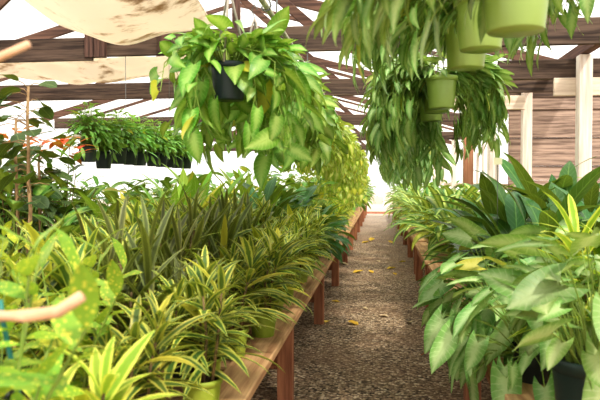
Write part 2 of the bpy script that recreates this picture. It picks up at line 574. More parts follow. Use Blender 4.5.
def shrub_plant(seed, pot, leafkind, L, W, mat, branches, height, per, arch=.5, fold=.2, spread=.5, stem_mat='stem_green', whorl=True, sr=.005, wave=0.05):
    rng = random.Random(seed)
    r, h, pm = pot
    parts = pot_parts(r, h, pm)
    lv = Leaves(leafkind, L, W, arch, fold, rng, 4, 6, wave)
    sb = MB()
    for i in range(branches):
        az = i * 2.399 + rng.uniform(-.3, .3)
        t0 = (i + .5) / branches
        H = height * rng.uniform(.6, 1.05)
        out = spread * H * math.sqrt(t0) * rng.uniform(.6, 1.1)
        b = Vector((math.cos(az) * .03, math.sin(az) * .03, h * .88))
        tip = b + Vector((math.cos(az) * out, math.sin(az) * out, H * (1 - .25 * t0)))
        mid = b.lerp(tip, .5) + Vector((math.cos(az) * out * -.1, math.sin(az) * out * -.1, H * .05))
        sb.tube([b - Vector((0, 0, .02)), mid, tip], sr, 4, sr * .5, cap=False)
        for k in range(per):
            t = .3 + .7 * k / (per - 1)
            pos = b.lerp(mid, 2 * t) if t < .5 else mid.lerp(tip, 2 * t - 1)
            el = -.1 + 1.1 * t ** 3 + rng.uniform(-.3, .3)
            lv.put(pos, dirv(k * 2.399 + i + rng.uniform(-.4, .4), el), s=rng.uniform(.65, 1.1), roll=rng.uniform(-.5, .5))
    parts['stem'] = sb.mesh('stem', M[stem_mat])
    parts['foliage'] = lv.mb.mesh('foliage', mat)
    return parts


def trailing_plant(seed, pot, leafkind, L, W, mat, vines, length, reach, top, step=.055, fold=.2, arch=.7, stem_mat='stem_green', square=0.0, bias=None, strap=None, hook=0.55, hanger=True, wob=.05, climb=.10, clear=None, loose=1.0, sector=None):
    """pot with vines that rise over the rim and hang down; the origin is the pot's foot"""
    rng = random.Random(seed)
    r, h, pm = pot
    parts = pot_parts(r, h, pm, square)
    lv = Leaves(leafkind, L, W, arch, fold, rng, 4, 7, .02)
    sb = MB()
    for i in range(vines):
        az = i * 2.399 + rng.uniform(-.35, .35)
        ln = length * rng.uniform(.25, 1.0)
        rc = reach * rng.uniform(.45, 1.0)
        if sector is not None:
            az = rng.uniform(*(rng.choice(sector) if isinstance(sector, list) else sector))
        if clear is not None:
            dd_ = (az - clear[0] + PI) % (2 * PI) - PI
            if abs(dd_) < clear[1]:
                az = clear[0] + math.copysign(clear[1] + rng.uniform(0, .9), dd_)
        if bias is not None:
            b = .5 + .5 * math.cos(az - bias[0])
            if b < bias[1] and rng.random() < .75:
                az = bias[0] + rng.uniform(-1.2, 1.2)
            ln *= .5 + .5 * b
        u = Vector((math.cos(az), math.sin(az), 0))
        p0 = Vector((0, 0, h * .88)) + u * r * .3
        pts = [p0, p0 + u * r * .5 + Vector((0, 0, climb * rng.uniform(.5, 1.4)))]
        pts.append(Vector((0, 0, h + climb * rng.uniform(.4, 1.1))) + u * (r + (rc - r) * .55))
        a = Vector((0, 0, h)) + u * rc
        pts.append(a + Vector((0, 0, -.02)))
        k = max(1, int(ln / .11))
        side = Vector((-u.y, u.x, 0))
        drift = rng.uniform(-.25, .25)
        for q in range(1, k + 1):
            pts.append(a + Vector((0, 0, -ln * q / k)) + side * (drift * ln * q / k + rng.uniform(-wob, wob) * .5) + u * rng.uniform(-wob, wob))
        sb.tube(pts, .0032, 4, .0018, cap=False)
        # leaves along the vine
        acc, sgn = rng.random() * step, 1
        for j in range(1, len(pts) - 1 + 1):
            A, B = pts[j - 1], pts[j]
            seg = (B - A).length
            while acc < seg:
                pos = A.lerp(B, acc / seg)
                sgn = -sgn
                hanging = max(0, min(1, (h + .04 - pos.z) / .12))
                az2 = az + sgn * rng.uniform(.2, 1.3) * (.6 + .4 * loose)
                el = (0.25 - 1.15 * hanging) + rng.uniform(-.5, .5) * loose
                d = dirv(az2, el)
                upv = (u * (.25 + .75 * hanging) + Vector((0, 0, 1 - .35 * hanging)))
                stalk = d * L * .35 + Vector((0, 0, .015 * (1 - hanging)))
                sb.tube([pos, pos + stalk], .0016, 3, cap=False)
                lv.put(pos + stalk, dirv(az2, el - .25), up=upv, s=rng.uniform(.5, 1.2), roll=rng.uniform(-.7, .7) * loose)
                acc += step * rng.uniform(.7, 1.3)
            acc -= seg
    for i in range(top):   # the mound on top of the pot
        az = i * 2.399; t = (i + .5) / top
        q = reach * .75 * math.sqrt(t)
        if clear is not None and abs((az - clear[0] + PI) % (2 * PI) - PI) < clear[1]:
            q = min(q, r * .8)
        e = Vector((math.cos(az) * q, math.sin(az) * q, h + climb * (1.5 - 1.1 * t) * rng.uniform(.7, 1.4)))
        sb.tube([Vector((math.cos(az) * r * .4, math.sin(az) * r * .4, h * .88)), e * .6 + Vector((0, 0, h * .45)), e], .0022, 3, cap=False)
        lv.put(e, dirv(az + rng.uniform(-.7, .7), .5 - .9 * t + rng.uniform(-.4, .3)), s=rng.uniform(.6, 1.1), roll=rng.uniform(-.5, .5))
    parts['vines'] = sb.mesh('vines', M[stem_mat])
    parts['foliage'] = lv.mb.mesh('foliage', mat)
    if hanger:
        hb = MB()
        for j in range(3):
            az = 2 * PI * j / 3 + .5
            hb.tube([(math.cos(az) * r * 1.0, math.sin(az) * r * 1.0, h * .96), (math.cos(az) * .012, math.sin(az) * .012, hook - .03), (0, 0, hook)], strap or .0022, 5)
        kb = MB()
        kb.tube([(0, 0, hook - .03), (0, 0, hook + .0), (.0, .02, hook + .045), (0, 0, hook + .075), (0, -.02, hook + .045)], .003, 5)
        parts['hanger'] = hb.mesh('hanger', M['strap'] if strap else M['wire'])
        parts['hook'] = kb.mesh('hook', M['wire'])
    return parts


def assemble(o, parts):
    made = {}
    for k, me in parts.items():
        made[k] = link(k, me, made['pot'] if k == 'soil' else made['hanger'] if k == 'hook' else o)
    return made


SKIP = set(['di2_-1.30_22.80', 'di2_-1.30_23.80', 'di2_-1.30_24.80', 'di2_-1.30_25.80', 'fb_-3.10_4.20'])      # plants that no line of sight in the photograph reaches
PLANTS = []


def place(parts, name, loc, rz, s, key, kind):
    if key in SKIP:
        return None
    o = root(name, loc, rz=rz, s=s)
    assemble(o, parts)
    o['key'] = key
    PLANTS.append((o, kind))
    return o


# ------------------------------------------------------------------ setting
me = MB()
me.add([(-22, -4, 0), (22, -4, 0), (22, 90, 0), (-22, 90, 0)], [(0, 1, 2, 3)])
tag(link('floor', me.mesh('floor', M['gravel'], False)), 'brown grey fine gravel floor of the aisle and under the benches', None, None, 'structure')

# roof: two translucent corrugated slopes over timber trusses
RX, RZ_, EL, ER, EZ = -2.4, 4.42, -7.7, 2.9, 2.95
Y0, Y1 = -3.0, 34.0


def slope(x):
    return RZ_ + (EZ - RZ_) * ((RX - x) / (RX - EL) if x < RX else (x - RX) / (ER - RX))


for nm, xa, xb, lb in (('ceiling', EL - .3, RX, 'white translucent corrugated roof slope falling to the outer side behind the hanging trays'),
                       ('ceiling.001', RX, ER + .3, 'white translucent corrugated roof slope above the aisle')):
    b = MB()
    n = 900
    ys = np.linspace(Y0, Y1, n)
    rows = []
    for x in (xa, xb):
        z = slope(x) + .10
        rows.append(np.stack([np.full(n, x), ys, z + .012 * np.sin(ys * 2 * PI / .16)], 1))
    V = np.concatenate(rows)
    b.add(V, [(i, i + 1, n + i + 1, n + i) for i in range(n - 1)])
    tag(link(nm, b.mesh('ceiling', M['roof'])), lb, None, None, 'structure')


def truss(Y, label, first=False):
    t = root('ceiling_truss', (0, Y, 0), label, None, None, kind='structure')
    zc, hh = 2.79, .235
    b = MB()
    if first:
        xs = at(90, 50, Y).x
        b.bar((xs, 0, zc), (2.35, 0, zc + .0), .05, hh)
        l2 = MB(); l2.bar((-7.4, 0, zc - .03), (xs, 0, zc - .03), .05, .20)
        bevelled(link('bottom_chord', l2.mesh('bottom_chord', M['beam'], False), t))
        l3 = MB(); l3.bar((-7.4, -.045, zc - .135), (xs + .05, -.045, zc - .135), .04, .05)
        bevelled(link('batten', l3.mesh('batten', M['beam'], False), t), .004)
        g = MB()
        for dx in (0.0, .095, .15):
            g.box((xs + dx - .02, -.08, zc - .135), (xs + dx + (.07 if dx == 0 else .035), -.026, zc + .15))
        bevelled(link('splice_plate', g.mesh('splice_plate', M['beam_z'], False), t), .004)
    else:
        b.bar((-7.4, 0, zc), (2.35, 0, zc), .06, hh)
    bevelled(link('bottom_chord', b.mesh('bottom_chord', M['beam'], False), t))
    for x2 in (EL, ER):
        r = MB(); r.bar((RX, 0, RZ_ - .06), (x2, 0, EZ - .06), .05, .15)
        bevelled(link('rafter', r.mesh('rafter', M['rafter'], False), t))
    k = MB(); k.bar((RX + .35, -.05, zc - .1), (RX + .35, -.05, slope(RX + .35) - .05), .12, .04, Vector((0, 1, 0)))
    bevelled(link('king_post', k.mesh('king_post', M['beam_z'], False), t))
    for x0, x1 in ((RX + .3, RX + 1.9), (RX - .3, RX - 1.9)):
        w = MB(); w.bar((x0, .05, slope(x0) - .15), (x1, .05, zc), .04, .09)
        bevelled(link('web_brace', w.mesh('web_brace', M['rafter'], False), t))


TR = [6.0, 9.1, 13.9, 19.0, 25.0]
for i, y in enumerate(TR):
    truss(y, ['dark brown roof truss over the aisle, the one with the splice plate', 'dark brown roof truss, second one down the aisle behind the spliced beam',
              'roof truss third down the aisle, its beam just above the far plants', 'roof truss fourth down the aisle, mostly hidden by foliage', 'roof truss last down the aisle near the bright end'][i], i == 0)
# common rafters between the trusses, on both slopes
n_t = 0
for y in (2.6, 3.8, 5.0, 7.3, 10.6, 12.2, 15.4, 17.2, 21, 23):
    for x2 in (EL, ER):
        r = MB(); r.bar((RX, y, RZ_ + .01), (x2, y, EZ + .01), .035, .07)
        n_t += 1
        o = bevelled(link('trim_%d' % n_t, r.mesh('trim', M['rafter'], False)), .004)
        tag(o, 'slim brown rafter under the %s roof slope, %s from the camera' % ('far side' if x2 < RX else 'aisle side', ORD[(n_t - 1) // 2]), None, None, 'structure')

# timber side wall beyond the right-hand plants: pale posts, rails, weathered siding
WX = at(584, 100, 7.45).x
wall = root('wall_right', (WX, 0, 0), 'open timber side wall of pale posts and weathered boards', None, None, kind='structure')


tw = root('trim_91', (WX, 0, 0), 'weathered boards nailed across behind the pale posts', None, None, kind='structure')
wb = root('wall_back', (WX, 11.6, 0), 'weathered plank wall seen between the pale posts', None, None, kind='structure')


def wpart(name, mat, *boxes, t=None):
    t = t or wall
    if t is wb:
        boxes = [((a[0], a[1] - 11.6, a[2]), (c[0], c[1] - 11.6, c[2])) for a, c in boxes]
    b = MB()
    for lo, hi in boxes:
        b.box(lo, hi)
    return bevelled(link(name, b.mesh(name, M[mat], False), t), .006)


for y in (7.45, 10.25, 13.4, 16.6, 20, 23.5, 27):
    wpart('post', 'pale_post', ((-.07, y - .07, 0), (.07, y + .07, 2.85)))
wpart('eave_beam', 'beam_y', ((-.05, 5.2, 2.86), (.05, 30, 2.98)))
wpart('rail', 'pale_board', ((.07, 6, 1.30), (.11, 30, 1.42)))
# boards between the posts, as seen behind the dark leaves
wpart('board', 'beam', ((-.9, 7.58, 2.62), (2.6, 7.66, 2.84)), t=tw)
wpart('board', 'pale_board', ((-.30, 7.53, 2.42), (2.6, 7.57, 2.62)), t=tw)
wpart('board', 'pale_board', ((-1.15, 10.05, 2.55), (-.06, 10.12, 2.76)), t=tw)
wpart('board', 'beam', ((-.6, 10.38, 2.76), (3.4, 10.46, 3.0)), t=tw)
for k in range(9):
    wpart('siding', 'siding', ((.0, 11.6 + (k % 2) * .02, .75 + k * .245), (4.5, 11.66 + (k % 2) * .02, .992 + k * .245)), t=wb)
wpart('post', 'brown_post', ((-.78, 11.5, 0), (-.62, 11.62, 2.55)), t=tw)
for k in range(7):
    y = 12.2 + k * .8
    wpart('picket', 'pale_post', ((-.1, y, 0.5), (-.06, y + .15, 2.1 + .1 * (k % 3))))
# far end step across the aisle
b = MB(); b.box((-1.4, 29.4, 0), (1.4, 29.8, .09))
tag(link('trim_90', b.mesh('trim', M['rust'], False)), 'low pinkish step across the far end of the aisle', None, None, 'structure')


# shade cloths slung under the roof
def cloth(name, Y, pts, depth, rise, label, mat='cloth', sag=.12, seed=1):
    rng = random.Random(seed)
    P = [at(px, py, Y) for px, py in pts]
    xs = np.array([p.x for p in P]); zs = np.array([p.z for p in P])
    nx, ny = 60, 24
    b = MB()
    X = np.linspace(xs[0], xs[-1], nx + 1)
    # smooth curve through the edge
    Z = np.interp(X, xs, zs)
    for _ in range(40):
        Z[1:-1] = (Z[:-2] + 2 * Z[1:-1] + Z[2:]) / 4
    V = np.zeros((ny + 1, nx + 1, 3))
    for j in range(ny + 1):
        t = j / ny
        V[j, :, 0] = X + .12 * t * np.sin(X * 1.5)
        V[j, :, 1] = Y - depth * t
        V[j, :, 2] = Z + rise * t - sag * np.sin(PI * min(1, t * 1.6)) * (0.3 + .7 * np.sin(PI * np.linspace(0, 1, nx + 1))) + .018 * np.sin(X * 9 + t * 7) * (1 - t * .3) + .03 * np.sin(X * 3.1 - t * 5)
    k = nx + 1
    b.add(V.reshape(-1, 3), [(j * k + i, j * k + i + 1, (j + 1) * k + i + 1, (j + 1) * k + i) for j in range(ny) for i in range(nx)])
    o = link(name, b.mesh(name, M[mat]))
    m = o.modifiers.new('thick', 'SOLIDIFY'); m.thickness = .004
    tag(o, label, 'shade cloth')


cloth('hanging_shade_cloth', 5.55, [(-60, -52), (10, -8), (50, 19), (85, 35), (112, 43), (150, 41), (190, 33), (214, 28)], 1.6, .55, 'stained cream shade cloth sagging over the spliced roof beam')
cloth('hanging_shade_cloth', 8.9, [(-20, 82), (40, 78), (100, 84), (165, 78), (200, 74)], .6, .22, 'pale shade cloth hanging behind and below the spliced roof beam', seed=4, sag=.05)

# ------------------------------------------------------------------ benches
BT = 0.55


def bench(label, ya, yb, xe, xi, legs, sign):
    """xe: edge beside the aisle, xi: far edge"""
    t = root('plant_bench', ((xe + xi) / 2, (ya + yb) / 2, 0), label, 'bench', 'timber benches along the aisle')
    ox, oy = (xe + xi) / 2, (ya + yb) / 2
    def prt(name, mat, boxes, w=.006):
        b = MB()
        for lo, hi in boxes:
            lo2 = (min(lo[0], hi[0]) - ox, lo[1] - oy, lo[2]); hi2 = (max(lo[0], hi[0]) - ox, hi[1] - oy, hi[2])
            b.box(lo2, hi2)
        return bevelled(link(name, b.mesh(name, M[mat], False), t), w)
    s = 1 if xi > xe else -1
    prt('edge_plank', 'plank', [((xe, ya, BT - .042), (xe + s * .19, yb, BT))])
    prt('apron', 'apron', [((xe + s * .03, ya + .02, BT - .042 - (.10 if sign else .03)), (xe + s * .07, yb - .02, BT - .0425))])
    n = max(2, int((yb - ya) / .155))
    st = (yb - ya) / n
    prt('slatted_top', 'plank_cross', [((xe + s * .195, ya + k * st + .008, BT - .045), (xi, ya + (k + 1) * st - .008, BT - .012)) for k in range(n)], .003)
    for y in legs:
        if ya <= y <= yb:
            prt('leg', 'leg', [((xe + s * .015, y - .05, 0), (xe + s * .115, y + .05, BT - .0425))], .006)
            prt('leg', 'leg', [((xi - s * .05, y - .05, 0), (xi - s * .15, y + .05, BT - .045))], .006)
            prt('crossbar', 'apron', [((xe + s * .115, y - .03, .22), (xi - s * .15, y + .02, .31))], .004)
    return t


LEGS = [1.75, 4.15, 6.5, 8.9, 11.3, 13.7, 16.1, 18.5, 21, 23.4, 25.8, 28]
bench('long timber bench under the yellow-edged dracaenas, its edge plank facing the gravel aisle', .5, 5.2, -.55, -3.5, [1.75, 4.15], False)
bench('timber bench continuing the long dracaena bench, behind the plank joint', 5.21, 12.0, -.55, -3.5, [6.5, 8.9, 11.3], False)
bench('far stretch of the dracaena side bench near the bright end', 12.01, 28.5, -.55, -3.5, LEGS, False)
RLEGS = [1.6, 4.2, 7.05, 7.55, 9.55, 10.2, 12.5, 15, 17.5, 20, 22.5, 25, 27.5]
bench('timber bench under the arrowhead plants and the large dark green pot', .9, 7.2, .53, 2.1, [1.6, 4.2, 7.05], True)
bench('timber bench under the striped corn plants, behind the gap', 7.38, 9.75, .51, 2.1, [7.55, 9.55], True)
bench('far stretch of bench behind the corn plants', 9.95, 28.5, .52, 2.1, RLEGS, True)

# ------------------------------------------------------------------ species prototypes
POTM = (.075, .13, M['pot_moss'])
POTB = (.085, .15, M['pot_black'])
dr = [cane_plant(10 + i, POTM, 'lance', .27, .046, M['dracaena'], 5, .34, 19, .95, .3, els=(1.4, .05)) for i in range(4)]
dd = [cane_plant(20 + i, POTM, 'lance', .26, .045, M['dracaena_deep'], 4, .36, 20, .9, .3, els=(1.35, 0)) for i in range(3)]
co = [cane_plant(30 + i, POTB, 'strap', .34, .036, M['cordyline'], 4, .42, 11, .45, .35, els=(1.5, .75), lean=.16, lower=.3, sr=.008) for i in range(3)]
la = [clump_plant(40 + i, POTB, 'lance', .34, .075, M['lance'], 18, (.12, .42), (1.5, .7), .5, .3, kick=.1) for i in range(3)]
ag = [clump_plant(50 + i, POTB, 'ellip', .24, .085, M['aglaonema'], 34, (.12, .48), (1.5, .35), .9, .22, droop=.35, spread=.07) for i in range(4)]
di = [clump_plant(60 + i, POTB, 'ellip', .22, .08, M['dieffenbachia'], 40, (.12, .55), (1.5, .3), .9, .22, droop=.4, spread=.08) for i in range(4)]
pl = [clump_plant(70 + i, POTB, 'ellip', .30, .085, M['peace_lily'], 34, (.10, .34), (1.45, .25), 1.1, .28, droop=.2, wave=.03) for i in range(3)]
asp = [clump_plant(80 + i, POTB, 'ellip', .46, .115, M['aspidistra'], 30, (.12, .46), (1.5, .45), .8, .3, wave=.03, ny=10) for i in range(3)]
cp = [clump_plant(90 + i, POTM, 'strap', .60, .105, M['corn_plant'], 26, (.05, .40), (1.5, .5), 1.4, .3, wave=.03, ny=12, spread=.03) for i in range(3)]
gd = [cane_plant(100 + i, POTB, 'strap', .40, .05, M['gold_dracaena'], 3, .34, 16, .9, .3, els=(1.4, .2)) for i in range(2)]
sy = [clump_plant(110 + i, (.15, .30, M['pot_dark_green']) if i == 0 else POTB, 'arrow', .20, .14, M['syngonium'], 84 if i == 0 else 70, (.16, .44), (1.5, .35 if i == 0 else -.4), .5, .18, droop=.9, chaos=.45, smin=.45, clear=(-1.95, 1.0) if i == 0 else None, wave=.02, spread=.09, kick=.3, sr=.0035) for i in range(4)]
au = [shrub_plant(120 + i, POTB, 'ellip', .13, .05, M['aucuba'], 12, .55, 9, .5, .2, .5, wave=.05) for i in range(2)]
gs = [shrub_plant(130 + i, POTB, 'ellip', .075, .03, M['gold_shrub'], 16, .5, 14, .4, .2, .5) for i in range(2)]
gl = [cane_plant(140 + i, POTM, 'lance', .26, .05, M['gold_dracaena'], 3, .3, 16, .9, .3, els=(1.3, 0)) for i in range(2)]
TOCAM = -1.34   # the side of the first hanging pot that the vines leave bare
fb = [shrub_plant(145 + i, POTB, 'round', .17, .09, M['ficus'], 12, 1.05, 12, .5, .2, .3, 'stem_brown', sr=.008) for i in range(2)]
ph = [trailing_plant(150 + i, (.088, .165, M['pot_slate']), 'heart', .145, .078, M['pothos'], 30, .40, .31, 22, .06, hook=.5, strap=.006, clear=(TOCAM, .8) if i == 0 else None, loose=1.6, climb=.08 if i == 0 else .12) for i in range(4)]
ps = [trailing_plant(165 + i, (.088, .165, M['pot_slate']), 'heart', .13, .08, M['pothos_gold'], 32, .42, .34, 24, .06, hook=.5, loose=1.4) for i in range(2)]
pg = [trailing_plant(160 + i, (.088, .165, M['pot_slate']), 'heart', .12, .085, M['pothos_gold'], 34, 1.0, .36, 22, .065, hook=.5, loose=1.2) for i in range(2)]
D2R = PI / 180
tn = [trailing_plant(170 + i, (.1, .19, M['pot_lime']), 'arrow', .15, .062, M['trail'], 22, .14, .50, 12, .05, hook=.48, sector=(135 * D2R, 200 * D2R), clear=(-PI / 2 + .3, 1.5), climb=.07) for i in range(3)]
tr = [trailing_plant(175 + i, (.1, .19, M['pot_lime']), 'arrow', .14, .06, M['trail'], 52, .42, .42, 16, .05, hook=.48, sector=[(128 * D2R, 215 * D2R), (128 * D2R, 215 * D2R), (5 * D2R, 40 * D2R)], clear=(-PI / 2 + .3, 1.2), climb=.07) for i in range(4)]
tl = [trailing_plant(190 + i, (.1, .19, M['pot_lime']), 'arrow', .14, .06, M['trail'], 44, .62, .34, 20, .055, hook=.48, climb=.07, sector=(70 * D2R, 275 * D2R)) for i in range(3)]
tf = [trailing_plant(180 + i, (.075, .15, M['pot_black']), 'ellip', .12, .036, M['fern'], 5, .03, .16, 170, .05, hook=.20, square=.55, climb=.17) for i in range(3)]


def fill(kind, protos, name, X, ys, s=(.9, 1.1), jx=.05, jy=.06, z=BT, seed=0):
    for i, y in enumerate(ys):
        key = '%s_%.2f_%.2f' % (kind, X, y)
        r = random.Random(key + str(seed))
        place(r.choice(protos), name, (X + r.uniform(-jx, jx), y + r.uniform(-jy, jy), z), r.uniform(0, 6.28), r.uniform(*s), key, kind)


def span(a, b, st):
    out = []
    while a <= b:
        out.append(a); a += st
    return out


# bench beside the aisle, camera's left: rows by distance from the aisle
fill('dr1', dr, 'variegated_dracaena', -.725, span(1.95, 6.6, .42), (.88, 1.2), .05)
fill('pl1', pl, 'peace_lily', -.80, span(7.0, 8.8, .42), (.95, 1.1))
fill('gl1', gl, 'golden_dracaena', -.80, span(9.3, 16, .62), (1.0, 1.25))
fill('di1', di, 'dumb_cane', -.95, span(16.8, 28, 1.1), (1.5, 1.8))
fill('dr2', dr, 'variegated_dracaena', -1.2, span(2.3, 6.0, .46), (1.2, 1.45))
fill('co2', co, 'bronze_cordyline', -.98, [2.5, 3.15, 3.5, 4.3], (1.1, 1.25), .05)
fill('pl2', pl, 'peace_lily', -1.25, span(6.4, 9.2, .45), (1.3, 1.6))
fill('di2', di, 'dumb_cane', -1.3, span(9.8, 27, 1.0), (1.45, 1.7))
fill('co2', co, 'bronze_cordyline', -.90, [2.86], (.84, .84), 0, 0)
fill('co3', co, 'bronze_cordyline', -1.5, [2.6, 3.3], (.9, 1.05))
fill('la3', la, 'lance_leaf_plant', -1.58, span(3.9, 7.9, .45), (1.1, 1.4))
fill('di3', di, 'dumb_cane', -1.7, span(8.0, 20, .8), (1.4, 1.7))
fill('ag0', ag, 'aglaonema', -1.85, span(3.4, 4.9, .44), (1.0, 1.2))
fill('ag4', ag, 'aglaonema', -2.02, span(5.2, 9.5, .46), (1.1, 1.3))
fill('ag5', ag, 'aglaonema', -2.42, span(3.9, 9.5, .46), (1.15, 1.45))
fill('di6', di, 'dumb_cane', -2.85, span(4.5, 9.6, .48), (1.2, 1.4))
fill('di7', di, 'dumb_cane', -3.28, span(5.0, 9.8, .5), (1.25, 1.45))
fill('ye', gl, 'golden_dracaena', -1.32, [4.05], (1.55, 1.55), 0, 0)
# foreground
fill('fb', fb, 'rubber_plant', -3.1, [4.2, 4.75, 5.4], (1.0, 1.15), .03, .03)
fill('gf', gl, 'golden_dracaena', -.74, [1.52], (1.0, 1.0), 0, 0)
fill('au', au, 'spotted_aucuba', -.80, [1.22], (1.12, 1.12), 0, 0)
fill('au', au, 'spotted_aucuba', -.98, [1.92], (1.0, 1.0), 0, 0)
fill('gs', gs, 'gold_leaf_shrub', -1.35, [2.02], (1.1, 1.1), 0, 0)
fill('gs', gs, 'gold_leaf_shrub', -1.72, [2.62], (1.2, 1.2), 0, 0)

# bench on the other side
fill('sy1', sy[:1], 'arrowhead_plant', .74, [2.3], (1, 1), 0, 0)
fill('sy2', sy[1:], 'arrowhead_plant', .67, [3.02, 3.42, 3.8], (.95, 1.1), .02, .03)
fill('sy3', sy[1:], 'arrowhead_plant', 1.02, [3.0, 3.45], (1.15, 1.3), .02, .03)
fill('gd', gd, 'golden_dracaena', 1.04, [3.05], (1.35, 1.35), 0, 0)
fill('as1', asp, 'cast_iron_plant', .98, [3.95, 4.5, 5.05], (1.1, 1.2))
fill('as2', asp, 'cast_iron_plant', 1.42, [4.2, 4.75, 5.3, 5.9], (1.15, 1.3))
fill('as3', asp, 'cast_iron_plant', 1.6, [5.4, 6.0], (1.15, 1.25))
fill('pl4', pl, 'peace_lily', 1.2, span(5.6, 7.1, .46), (1.0, 1.15))
fill('cp1', cp, 'corn_plant', .92, [7.8, 8.4, 9.1], (1.1, 1.2))
fill('cp2', cp, 'corn_plant', 1.25, span(6.6, 9.8, .55), (1.0, 1.15))
fill('cp3', cp, 'corn_plant', .8, span(10.4, 19, .85), (1.0, 1.15))
fill('di8', di, 'dumb_cane', 1.3, span(10.3, 20, .9), (1.2, 1.4))
fill('di9', di, 'dumb_cane', .85, span(19.8, 28, 1.2), (1.2, 1.4))

# hanging rows
PZ = 2.50


def pipe(x, y0, y1, z, label, hooks):
    t = root('hanging_pipe', (x, (y0 + y1) / 2, z), label, 'pipe', 'grey pipes that carry the hanging pots')
    b = MB(); b.tube([(0, y0 - (y0 + y1) / 2, 0), (0, 0, 0), (0, y1 - (y0 + y1) / 2, 0)], .018, 12)
    link('tube', b.mesh('tube', M['pipe']), t)
    for y in hooks:
        yy = y - (y0 + y1) / 2
        h = MB(); h.tube([(0.0, yy, .36), (0, yy, .06), (.022, yy, .03), (.03, yy, 0), (.022, yy, -.02), (0, yy, -.03), (-.022, yy, -.02), (-.026, yy, 0)], .006, 6)
        link('hook', h.mesh('hook', M['wire']), t)
    return t


H1 = [2.85, 3.45, 4.1, 4.8, 5.55, 6.5, 7.6, 8.8, 10.2, 11.8, 13.6, 15.6, 18]
pipe(-.68, 2.2, 20, PZ, 'grey pipe with hooks carrying the dark-potted hanging plants over the dracaena bench', [2.7, 3.2, 3.5, 3.8, 4.2, 6.0, 9.1, 13.9, 19])
for i, y in enumerate(H1):
    key = 'h1_%.2f' % y
    r = random.Random(key)
    pr = ph[i % 3] if i < 5 else ps[i % 2] if y < 9 else pg[i % 2]
    place(pr, 'hanging_pothos', (-.68, y, PZ - .03 - .565 - (.04 if i == 0 else r.uniform(0, .08)) - (.045 if i == 0 else 0)), 0 if i == 0 else r.uniform(0, 6), 1.0, key, 'h1')
H2 = [1.80, 2.48, 2.84, 3.98, 4.36, 4.8, 5.3, 5.9, 6.6, 7.5, 8.6, 10, 11.6]
pipe(.365, 1.2, 20, PZ, 'grey pipe carrying the row of lime green hanging pots', [1.9, 2.9, 4.0, 6.0, 9.1, 13.9, 19])
for i, y in enumerate(H2):
    key = 'h2_%.2f' % y
    r = random.Random(key)
    place((tn[i % 3] if y < 3.1 else tr[i % 4] if y < 5 else tl[i % 3]), 'hanging_arrowhead', (.365 + r.uniform(-.01, .01), y, PZ - .03 - .555 - (.06 if i == 0 else r.uniform(-.03, .03))), r.uniform(-.12, .12), 1.0, key, 'h2')
H3 = [2.75, 3.35]
pipe(1.02, 2.0, 9, PZ + .47, 'short grey pipe above the cast iron plants', [2.75, 3.35, 6.0, 9.0])
for i, y in enumerate(H3):
    key = 'h3_%.2f' % y
    place(tr[(i + 1) % 4], 'hanging_arrowhead', (1.02, y, PZ + .47 - .03 - .555), .6 - i * .5, 1.0, key, 'h3')
H4 = span(5.15, 8.0, .31)
pipe(-2.46, 4.95, 8.3, 1.82, 'thin grey pipe in the foliage carrying the row of square black pots', [])
for y, zt in ((6.0, 2.68), (7.3, 4.36)):
    b = MB(); b.tube([(-2.46, y, 1.83), (-2.46, y, zt)], .003, 5)
    tag(link('hanging_wire', b.mesh('hanging_wire', M['wire'])), 'thin wire dropping from the %s to the row of square black pots' % ('spliced roof beam' if y < 7 else 'roof rafter'), 'wire')
for i, y in enumerate(H4):
    key = 'h4_%.2f' % y
    r = random.Random(key)
    place(tf[i % 3], 'hanging_foliage_pot', (-2.46 + r.uniform(-.02, .02), y, 1.62 + (.0 if i != 1 else -.05)), r.uniform(-.15, .15), 1.0, key, 'h4')

# ------------------------------------------------------------------ tall saplings and red plants at the frame's edge
def sapling(seed, H, n, label, loc, rz):
    rng = random.Random(seed)
    parts = pot_parts(.11, .2, M['pot_black'])
    sb = MB(); lv = Leaves('round', .16, .11, .5, .15, rng, 4, 6, .03)
    pts = [Vector((rng.uniform(-.008, .008), rng.uniform(-.008, .008), .17 + H * k / 7)) for k in range(8)]
    sb.tube(pts, .014, 7, .008)
    for i in range(n):
        t = rng.uniform(.45, 1) if i else 1
        q = t * 7; k = min(6, int(q)); p = pts[k].lerp(pts[k + 1], q - k)
        d = dirv(rng.random() * 6.28, rng.uniform(-.1, .6))
        e = p + d * rng.uniform(.05, .16)
        sb.tube([p, p.lerp(e, .5) + Vector((0, 0, .012)), e], .003, 4)
        lv.put(e, d - Vector((0, 0, rng.uniform(0, .7))), s=rng.uniform(.7, 1.1), roll=rng.uniform(-.6, .6))
    parts['stem'] = sb.mesh('stem', M['stem_tan']); parts['foliage'] = lv.mb.mesh('foliage', M['ficus'])
    o = root('potted_sapling', loc, label, 'tree', 'thin saplings on the bench', rz)
    assemble(o, parts)


p = at(29, 200, 3.6)
sapling(5, 1.30, 22, 'tall thin sapling with a straight tan stem and few dusty round leaves', (p.x, 3.6, BT), .4)
p = at(17, 200, 4.0)
sapling(6, 1.15, 30, 'shorter thin sapling just behind the tallest sapling, dusty dark leaves', (p.x, 4.0, BT), 2.0)
p = at(40, 200, 4.4)
sapling(8, 1.0, 28, 'lowest of the thin saplings, nearest the row of square black pots', (p.x, 4.4, BT), 4.0)


